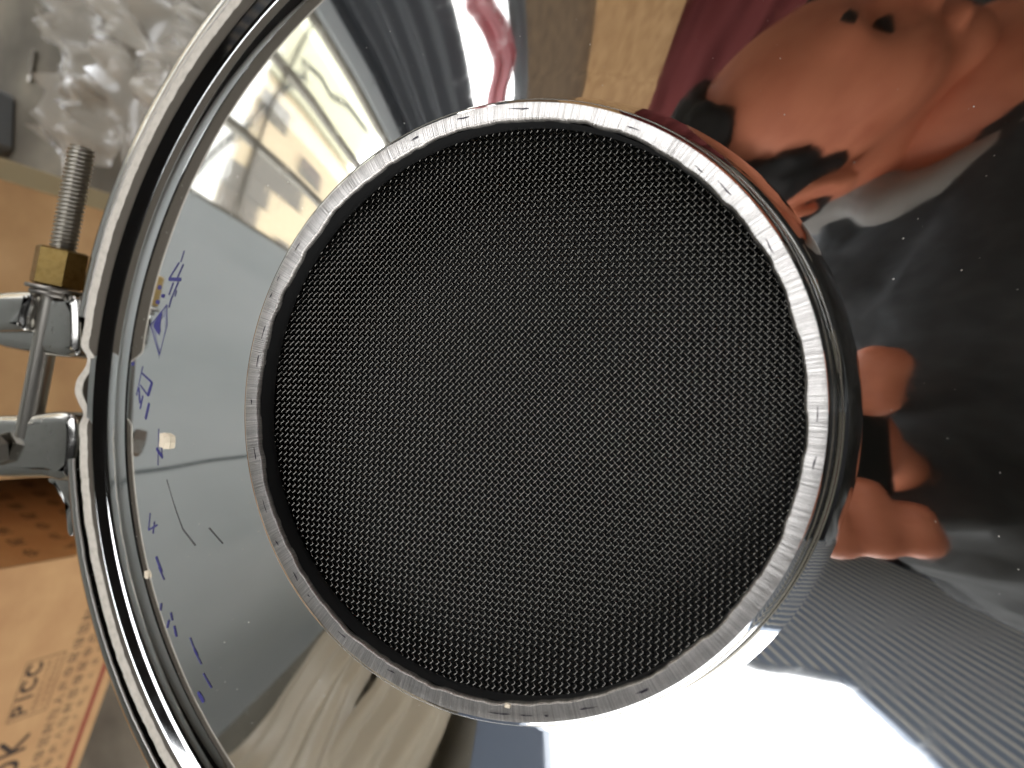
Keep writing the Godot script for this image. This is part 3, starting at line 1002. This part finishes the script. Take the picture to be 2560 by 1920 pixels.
func boxes() -> void:
	# carton behind the bolt, its plain side towards the filter
	var b1 := carton("brown carton with plain side standing behind the threaded bolt", Vector3(0.34, 0.30, 0.2062), Vector3(-0.59, FLOOR, -0.0654), 0.0, "cartons on the floor")
	obj("tape", box_mesh(Vector3(0.1702, 0.0, -0.1031), Vector3(0.1708, 0.30, -0.089), 0.0), mat["tape"], b1)
	# carton with the boxed mark on its side
	var turn := deg_to_rad(-23.1)
	var bx := Vector3(cos(turn), 0, -sin(turn))
	var bz := Vector3(sin(turn), 0, cos(turn))
	var b2 := carton("brown carton with black lettering and a red stripe near its base", Vector3(0.30, 0.31, 0.36), Vector3(-0.4875, FLOOR, 0.1075) + bz * 0.18 - bx * 0.15, turn, "cartons on the floor")
	var pm := std("carton print", Color(1, 1, 1), 0.85)
	pm.albedo_texture = print_image(false)
	obj("printed_face", sheet(Vector3(0.1506, 0.15, 0.18), Vector3(0, 0, -0.36), Vector3(0, -0.15, 0)), pm, b2)
	var ps := std("side print", Color(1, 1, 1), 0.85)
	ps.albedo_texture = print_image(true)
	obj("printed_face", sheet(Vector3(0.15, 0.15, -0.1806), Vector3(-0.30, 0, 0), Vector3(0, -0.15, 0)), ps, b2)

func floor_litter() -> void:
	# crumpled film
	var n1 := noise(9.0, 3, 71)
	var n2 := noise(30.0, 2, 72)
	var st := new_st()
	st.set_smooth_group(0)
	var N := 70
	var P := func(i: int, j: int) -> Vector3:
		var u := float(i) / N
		var v := float(j) / N
		var x := lerpf(-0.60, -0.27, u) + 0.05 * n1.get_noise_2d(v * 0.5, 3.0)
		var z := lerpf(-0.66, -0.22, v) + 0.06 * n1.get_noise_2d(u * 0.5, 8.0)
		var ridge := 1.0 - absf(n1.get_noise_2d(x * 1.0, z * 0.6)) * 2.0
		var y := 0.012 + 0.05 * pow(clampf(ridge, 0, 1), 3.0) + 0.02 * absf(n2.get_noise_2d(x, z))
		return Vector3(x, FLOOR + y, z)
	for i in N:
		for j in N:
			quad(st, P.call(i, j), P.call(i, j + 1), P.call(i + 1, j + 1), P.call(i + 1, j))
	tag(obj("plastic_sheet", done(st), mat["plastic film"]), "crumpled translucent plastic film on the concrete floor", "plastic film")
	# screw
	var sc := obj("screw", threaded(0.032, 0.0026, 0.0013, 0.026), mat["thread steel"])
	sc.transform = Transform3D(Basis(Quaternion(Vector3.UP, Vector3(0.2, 0.02, -0.97).normalized())), Vector3(-0.668, FLOOR + 0.0035, -0.345))
	tag(sc, "small steel screw lying on the concrete floor", "screw")
	tag(obj("grey_case", box_mesh(Vector3(-0.98, FLOOR, -0.335), Vector3(-0.69, FLOOR + 0.03, -0.275), 0.004), mat["grey panel"]), "blue grey flat case at the left edge beside the carton", "case")

# ---------------------------------------------------------------- things mirrored in the cone
func wavy(x0: float, x1: float, y0: float, y1: float, z: float, depth: float, waves: float, seed_: int, swing := 0.0, wave := 2.6) -> ArrayMesh:
	# hanging cloth in the plane z, with folds
	var st := new_st()
	st.set_smooth_group(0)
	var n := noise(3.0, 2, seed_)
	var NX := 60
	var NY := 24
	var P := func(i: int, j: int, s: float) -> Vector3:
		var u := float(i) / NX
		var v := float(j) / NY
		var x := lerpf(x0, x1, u) + swing * sin(v * (y1 - y0) * wave + seed_) * 0.5
		var y := lerpf(y0, y1, v)
		return Vector3(x, y, z + s + depth * sin(u * waves * TAU + 1.5 * n.get_noise_2d(u, v)))
	for i in NX:
		for j in NY:
			quad(st, P.call(i, j, 0.0), P.call(i, j + 1, 0.0), P.call(i + 1, j + 1, 0.0), P.call(i + 1, j, 0.0))
			quad(st, P.call(i, j, 0.004), P.call(i + 1, j, 0.004), P.call(i + 1, j + 1, 0.004), P.call(i, j + 1, 0.004))
	return done(st)

func ribbed(x0: float, x1: float, y0: float, y1: float, z: float, pitch: float, depth: float) -> ArrayMesh:
	var st := new_st()
	st.set_smooth_group(0)
	var n := int((x1 - x0) / pitch * 8)
	for i in n:
		for s in [0.0, 0.004]:
			var p := []
			for k in 2:
				var x := lerpf(x0, x1, float(i + k) / n)
				p.append(Vector3(x, y0, z + s + depth * sin(x / pitch * TAU)))
			quad(st, p[0], p[1], p[1] + Vector3(0, y1 - y0, 0), p[0] + Vector3(0, y1 - y0, 0))
	return done(st)

func hangings() -> void:
	tag(obj("roller_door", ribbed(-2.2, -1.33, FLOOR, 2.4, -2.62, 0.19, 0.02), mat["shutter"]), "charcoal ribbed steel door beside the window, mirrored above the neck", "door")
	tag(obj("pink_curtain", wavy(-1.13, -0.93, FLOOR, 2.3, -2.5, 0.03, 2.0, 5, 0.13, 14.0), mat["pink cloth"]), "pink cloth hanging at the bright gap, mirrored at the top", "curtain")
	tag(obj("grey_boards", ribbed(-0.93, -0.70, FLOOR, 2.2, -2.56, 0.12, 0.012), mat["grey panel"]), "grey ribbed board between pink cloth and cartons", "board")
	carton("tall tan carton at the back wall beside the red cloth, mirrored at the top", Vector3(0.46, 1.6, 0.4), Vector3(-0.05, FLOOR, -2.3), 0.0, "cartons at the back wall")
	var c3 := carton("tall dark brown carton at the back wall beside the grey boards", Vector3(0.40, 1.6, 0.35), Vector3(-0.49, FLOOR, -2.36), 0.0, "cartons at the back wall")
	for ch in c3.get_children():
		ch.material_override = mat["dark cardboard"]
	tag(obj("red_banner", wavy(0.18, 1.35, -0.2, 2.1, -2.5, 0.03, 5.0, 7), mat["red cloth"]), "dark red cloth hanging beside the cartons", "banner")
	tag(obj("plastic_curtain", wavy(-1.95, -1.35, -0.3, 1.3, 1.36, 0.03, 4.0, 11, 0.16, 9.0), mat["milky film"]), "milky cream plastic sheet hanging in the corner of the taupe wall", "plastic sheet")
	tag(obj("plastic_curtain", wavy(-1.32, -0.82, -0.3, 1.5, 1.33, 0.025, 3.0, 13, 0.12, 8.0), mat["milky film"]), "milky plastic sheet hanging nearer the shopfront post", "plastic sheet")
	tag(obj("shopfront_post", box_mesh(Vector3(-0.72, FLOOR, 1.42), Vector3(-0.38, 2.4, 1.57), 0.006), mat["post"]), "blue grey post at the edge of the bright shopfront", "post")
	var cs := thing("ribbed_panel", "blue grey panel with vertical ribs painted pale as if lit beside the bright shopfront, mirrored lower right", "panel", Vector3(-0.38, FLOOR, 1.47))
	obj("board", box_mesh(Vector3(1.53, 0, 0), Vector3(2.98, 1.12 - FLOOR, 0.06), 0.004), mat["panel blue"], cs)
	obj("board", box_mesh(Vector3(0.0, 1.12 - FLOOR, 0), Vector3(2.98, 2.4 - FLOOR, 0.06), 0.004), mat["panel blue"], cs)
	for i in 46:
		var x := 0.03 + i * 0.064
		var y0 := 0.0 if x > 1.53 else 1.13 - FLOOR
		obj("lit_rib", box_mesh(Vector3(x, y0 + 0.004, -0.012), Vector3(x + 0.02, 2.39 - FLOOR, 0.001), 0.003), mat["batten white"], cs)  # bright strips painted in place of light on the ribs of a corrugated sheet

func cap(a: Vector3, b: Vector3, ra: float, rb: float, k := 0.02, op := 1) -> Array:
	return [a, b, ra, rb, k, op]

func phone_at(a: float, b: float, w: float) -> Vector3:
	return LENS + RIGHT * a + DOWN * b + AHEAD * w

func photographer() -> void:
	var o := thing("person", "person in a dark jacket bending over and holding a phone, mirrored at the right", "person", Vector3(0.62, FLOOR, -0.2))
	var off := -o.position
	# head frame: crown towards -x, face down to the phone
	var u := Vector3(-0.982, 0.062, 0.181).normalized()
	var f := Vector3(-0.100, -0.973, -0.209)
	f = (f - u * f.dot(u)).normalized()
	var l := u.cross(f)
	var H := Vector3(0.202, 0.162, -0.309)
	var hp := func(x: float, y: float, z: float) -> Vector3: return H + l * x + u * y + f * z + off
	var head := [
		cap(hp.call(0, 0.035, -0.03), hp.call(0, 0.03, 0.02), 0.086, 0.078, 0.03), cap(hp.call(0, -0.02, 0.02), hp.call(0, -0.09, 0.05), 0.066, 0.034, 0.04),
		cap(hp.call(-0.035, -0.02, 0.05), hp.call(0.035, -0.02, 0.05), 0.034, 0.034, 0.03), cap(hp.call(-0.03, 0.024, 0.078), hp.call(0.03, 0.024, 0.078), 0.016, 0.016, 0.015),
		cap(hp.call(0, 0.01, 0.09), hp.call(0, -0.034, 0.108), 0.008, 0.013, 0.012), cap(hp.call(-0.016, -0.038, 0.094), hp.call(0.016, -0.038, 0.094), 0.008, 0.008, 0.01),
		cap(hp.call(0.032, 0.002, 0.1), hp.call(0.034, 0.002, 0.1), 0.015, 0.015, 0.012, -1), cap(hp.call(-0.032, 0.002, 0.1), hp.call(-0.034, 0.002, 0.1), 0.015, 0.015, 0.012, -1),
		cap(hp.call(0.032, 0.002, 0.075), hp.call(0.033, 0.002, 0.075), 0.0125, 0.0125, 0.004), cap(hp.call(-0.032, 0.002, 0.075), hp.call(-0.033, 0.002, 0.075), 0.0125, 0.0125, 0.004),
		cap(hp.call(-0.018, -0.066, 0.084), hp.call(0.018, -0.066, 0.084), 0.009, 0.009, 0.01), cap(hp.call(-0.02, -0.0715, 0.096), hp.call(0.02, -0.0715, 0.096), 0.0025, 0.0025, 0.003, -1),
		cap(hp.call(0, -0.06, -0.02), hp.call(0, -0.2, -0.06), 0.052, 0.06, 0.03)]
	for s in [-1.0, 1.0]:
		for k in 7:
			var t0 := lerpf(-1.0, 4.0, k / 7.0)
			var t1 := lerpf(-1.0, 4.0, (k + 1) / 7.0)
			head.append(cap(hp.call(s * 0.088, -0.005 + 0.026 * sin(t0 + 0.6), -0.012 - 0.014 * cos(t0 + 0.6)), hp.call(s * 0.088, -0.005 + 0.026 * sin(t1 + 0.6), -0.012 - 0.014 * cos(t1 + 0.6)), 0.0055, 0.0055, 0.004))
		head.append(cap(hp.call(s * 0.076, 0.01, -0.008), hp.call(s * 0.08, -0.02, -0.004), 0.012, 0.01, 0.008))
	var st := new_st()
	nets(st, head, hp.call(0, -0.02, 0.0) - Vector3.ONE * 0.2, hp.call(0, -0.02, 0.0) + Vector3.ONE * 0.2, 0.0055)
	# the right hand closing on the far end of the phone
	var pp := func(a: float, b: float, w: float) -> Vector3: return phone_at(a, b, w) + off
	var hand := [cap(pp.call(0.145, 0.0, -0.032), pp.call(0.145, 0.055, -0.032), 0.022, 0.022, 0.02), cap(pp.call(0.15, 0.02, -0.04), pp.call(0.2, 0.045, -0.10), 0.03, 0.028, 0.02)]
	for fg in [
		[[0.15, 0.0, -0.03], [0.158, -0.036, -0.02], [0.152, -0.036, 0.004], [0.146, -0.010, 0.010], 0.0125],
		[[0.15, 0.055, -0.03], [0.148, 0.082, -0.018], [0.144, 0.082, 0.004], [0.138, 0.05, 0.010], 0.0115],
		[[0.14, 0.06, -0.03], [0.128, 0.088, -0.018], [0.125, 0.087, 0.003], [0.121, 0.066, 0.010], 0.0115],
		[[0.155, 0.06, -0.03], [0.168, 0.082, -0.018], [0.163, 0.08, 0.003], [0.157, 0.062, 0.010], 0.0105],
		[[0.13, 0.0, -0.03], [0.13, -0.03, -0.022], [0.128, -0.033, -0.012], [0.126, -0.03, -0.004], 0.0095]]:
		for k in 3:
			hand.append(cap(pp.call(fg[k][0], fg[k][1], fg[k][2]), pp.call(fg[k + 1][0], fg[k + 1][1], fg[k + 1][2]), fg[4], fg[4] * (0.95 if k < 2 else 0.85), 0.006))
	var hc: Vector3 = pp.call(0.155, 0.025, -0.03)
	nets(st, hand, hc - Vector3.ONE * 0.12, hc + Vector3.ONE * 0.12, 0.004)
	# trunk, arms and legs
	var sh_r := Vector3(0.46, 0.20, -0.08) + off
	var sh_l := Vector3(0.44, 0.12, -0.56) + off
	var el_r := Vector3(0.56, 0.24, 0.22) + off
	var wr_r := phone_at(0.2, 0.045, -0.1) + off
	var neck := Vector3(0.37, 0.15, -0.335) + off
	var chest := Vector3(0.6, 0.18, -0.3) + off
	var hips := Vector3(1.08, 0.15, -0.25) + off
	var el_l := Vector3(0.6, -0.12, -0.66) + off
	var wr_l := Vector3(0.84, -0.2, -0.5) + off
	var kn1 := Vector3(0.95, -0.12, -0.08) + off
	var kn2 := Vector3(0.95, -0.12, -0.42) + off
	var body := [cap(hp.call(0, -0.15, -0.045), neck, 0.055, 0.075, 0.04), cap(neck, chest, 0.08, 0.14, 0.06), cap(sh_l, sh_r, 0.075, 0.075, 0.06), cap(chest, hips, 0.16, 0.15, 0.06),
		cap(sh_r, el_r, 0.055, 0.045, 0.03), cap(el_r, wr_r, 0.043, 0.03, 0.03), cap(sh_l, el_l, 0.055, 0.045, 0.03), cap(el_l, wr_l, 0.043, 0.035, 0.03),
		cap(hips, kn1, 0.1, 0.065, 0.04), cap(hips, kn2, 0.1, 0.065, 0.04), cap(kn1, Vector3(1.12, FLOOR + 0.05, -0.08) + off, 0.06, 0.045, 0.03), cap(kn2, Vector3(1.12, FLOOR + 0.05, -0.44) + off, 0.06, 0.045, 0.03)]
	nets(st, body, Vector3(0.1, FLOOR - 0.05, -0.85) + off, Vector3(1.45, 0.6, 0.6) + off, 0.022)
	obj("body", done(st), mat["skin"], o)
	# jacket and trousers
	var st2 := new_st()
	var jac := [cap(neck + Vector3(0.1, 0.03, 0), chest, 0.12, 0.22, 0.08), cap(sh_l, sh_r, 0.13, 0.14, 0.08), cap(chest + Vector3(0, 0.1, 0), hips + Vector3(0, 0.1, 0), 0.24, 0.22, 0.08), cap(chest, hips, 0.22, 0.2, 0.08),
		cap(sh_r, el_r, 0.1, 0.085, 0.05), cap(el_r, wr_r + (el_r - wr_r).normalized() * 0.05, 0.085, 0.06, 0.04), cap(sh_l, el_l, 0.1, 0.08, 0.05), cap(el_l, wr_l + (el_l - wr_l).normalized() * 0.03, 0.08, 0.055, 0.04)]
	nets(st2, jac, Vector3(0.2, -0.4, -0.95) + off, Vector3(1.5, 0.7, 0.65) + off, 0.02, noise(9.0, 3, 81), 0.022)
	obj("jacket", done(st2), mat["jacket"], o)
	var st3 := new_st()
	nets(st3, [cap(hips, kn1, 0.15, 0.1, 0.05), cap(hips, kn2, 0.15, 0.1, 0.05), cap(kn1, Vector3(1.12, FLOOR + 0.06, -0.08) + off, 0.095, 0.075, 0.03), cap(kn2, Vector3(1.12, FLOOR + 0.06, -0.44) + off, 0.095, 0.075, 0.03)], Vector3(0.75, FLOOR - 0.05, -0.6) + off, Vector3(1.45, 0.4, 0.35) + off, 0.022, noise(9.0, 2, 82), 0.015)
	obj("trousers", done(st3), mat["jacket"], o)
	# hair: cap of hair cut back from the face
	var st4 := new_st()
	nets(st4, [cap(hp.call(0, 0.045, -0.035), hp.call(0, 0.045, 0.01), 0.093, 0.086, 0.03), cap(hp.call(0, 0.0, -0.05), hp.call(0, -0.03, -0.05), 0.078, 0.06, 0.03), cap(hp.call(0.072, 0.03, 0.0), hp.call(0.076, -0.005, 0.012), 0.016, 0.008, 0.02), cap(hp.call(-0.072, 0.03, 0.0), hp.call(-0.076, -0.005, 0.012), 0.016, 0.008, 0.02),
		cap(hp.call(0, -0.02, 0.12), hp.call(0, 0.05, 0.125), 0.09, 0.084, 0.012, -1), cap(hp.call(0.05, 0.035, 0.06), hp.call(0.06, 0.06, 0.055), 0.034, 0.03, 0.01, -1), cap(hp.call(-0.05, 0.035, 0.06), hp.call(-0.06, 0.06, 0.055), 0.034, 0.03, 0.01, -1)], hp.call(0, 0, 0) - Vector3.ONE * 0.17, hp.call(0, 0, 0) + Vector3.ONE * 0.17, 0.007, noise(60.0, 2, 83), 0.004)
	obj("hair", done(st4), mat["hair"], o)
	for s in [-1.0, 1.0]:
		var bp := PackedVector3Array([hp.call(s * 0.012, 0.024, 0.094), hp.call(s * 0.03, 0.03, 0.094), hp.call(s * 0.05, 0.024, 0.08)])
		obj("eyebrow", tube(bp, [0.004, 0.006, 0.003], 8), mat["hair"], o)
		var ep := PackedVector3Array([hp.call(s * 0.022, 0.001, 0.0865), hp.call(s * 0.032, 0.003, 0.0885), hp.call(s * 0.043, 0.0, 0.084)])
		obj("eye", tube(ep, [0.003, 0.006, 0.003], 8), mat["hair"], o)
	# pale collar standing behind the ear
	var st5 := new_st()
	nets(st5, [cap(hp.call(0.075, -0.1, -0.045), hp.call(-0.075, -0.1, -0.045), 0.02, 0.02, 0.02), cap(hp.call(0.085, -0.1, -0.04), hp.call(0.1, -0.15, 0.05), 0.018, 0.02, 0.02), cap(hp.call(-0.085, -0.1, -0.04), hp.call(-0.09, -0.15, 0.05), 0.018, 0.02, 0.02), cap(hp.call(0.0, -0.1, -0.07), hp.call(0, -0.16, -0.08), 0.05, 0.06, 0.03)], hp.call(0, -0.1, 0) - Vector3.ONE * 0.17, hp.call(0, -0.1, 0) + Vector3.ONE * 0.17, 0.01)
	obj("collar", done(st5), mat["grey collar"], o)
	# the phone, just behind its own lens
	var ph := thing("phone", "black phone held flat above the neck, taking the picture", "phone", phone_at(0.074, 0.018, -0.0065))
	ph.basis = Basis(RIGHT, DOWN, AHEAD).orthonormalized()
	obj("body", bevel_box(Vector3(0.172, 0.076, 0.008), 0.0025), mat["phone"], ph)
	for q in [[-0.052, -0.014], [-0.052, 0.006]]:
		var ln := obj("lens", lathe([[Vector2(0.0055, 0.0), Vector2(0.0055, 0.0012)], [Vector2(0.0001, 0.0006), Vector2(0.0045, 0.0009), Vector2(0.0055, 0.0012)]], 24), mat["phone glass"], ph)
		ln.position = Vector3(q[0], q[1], 0.004)
		ln.rotation.x = PI / 2
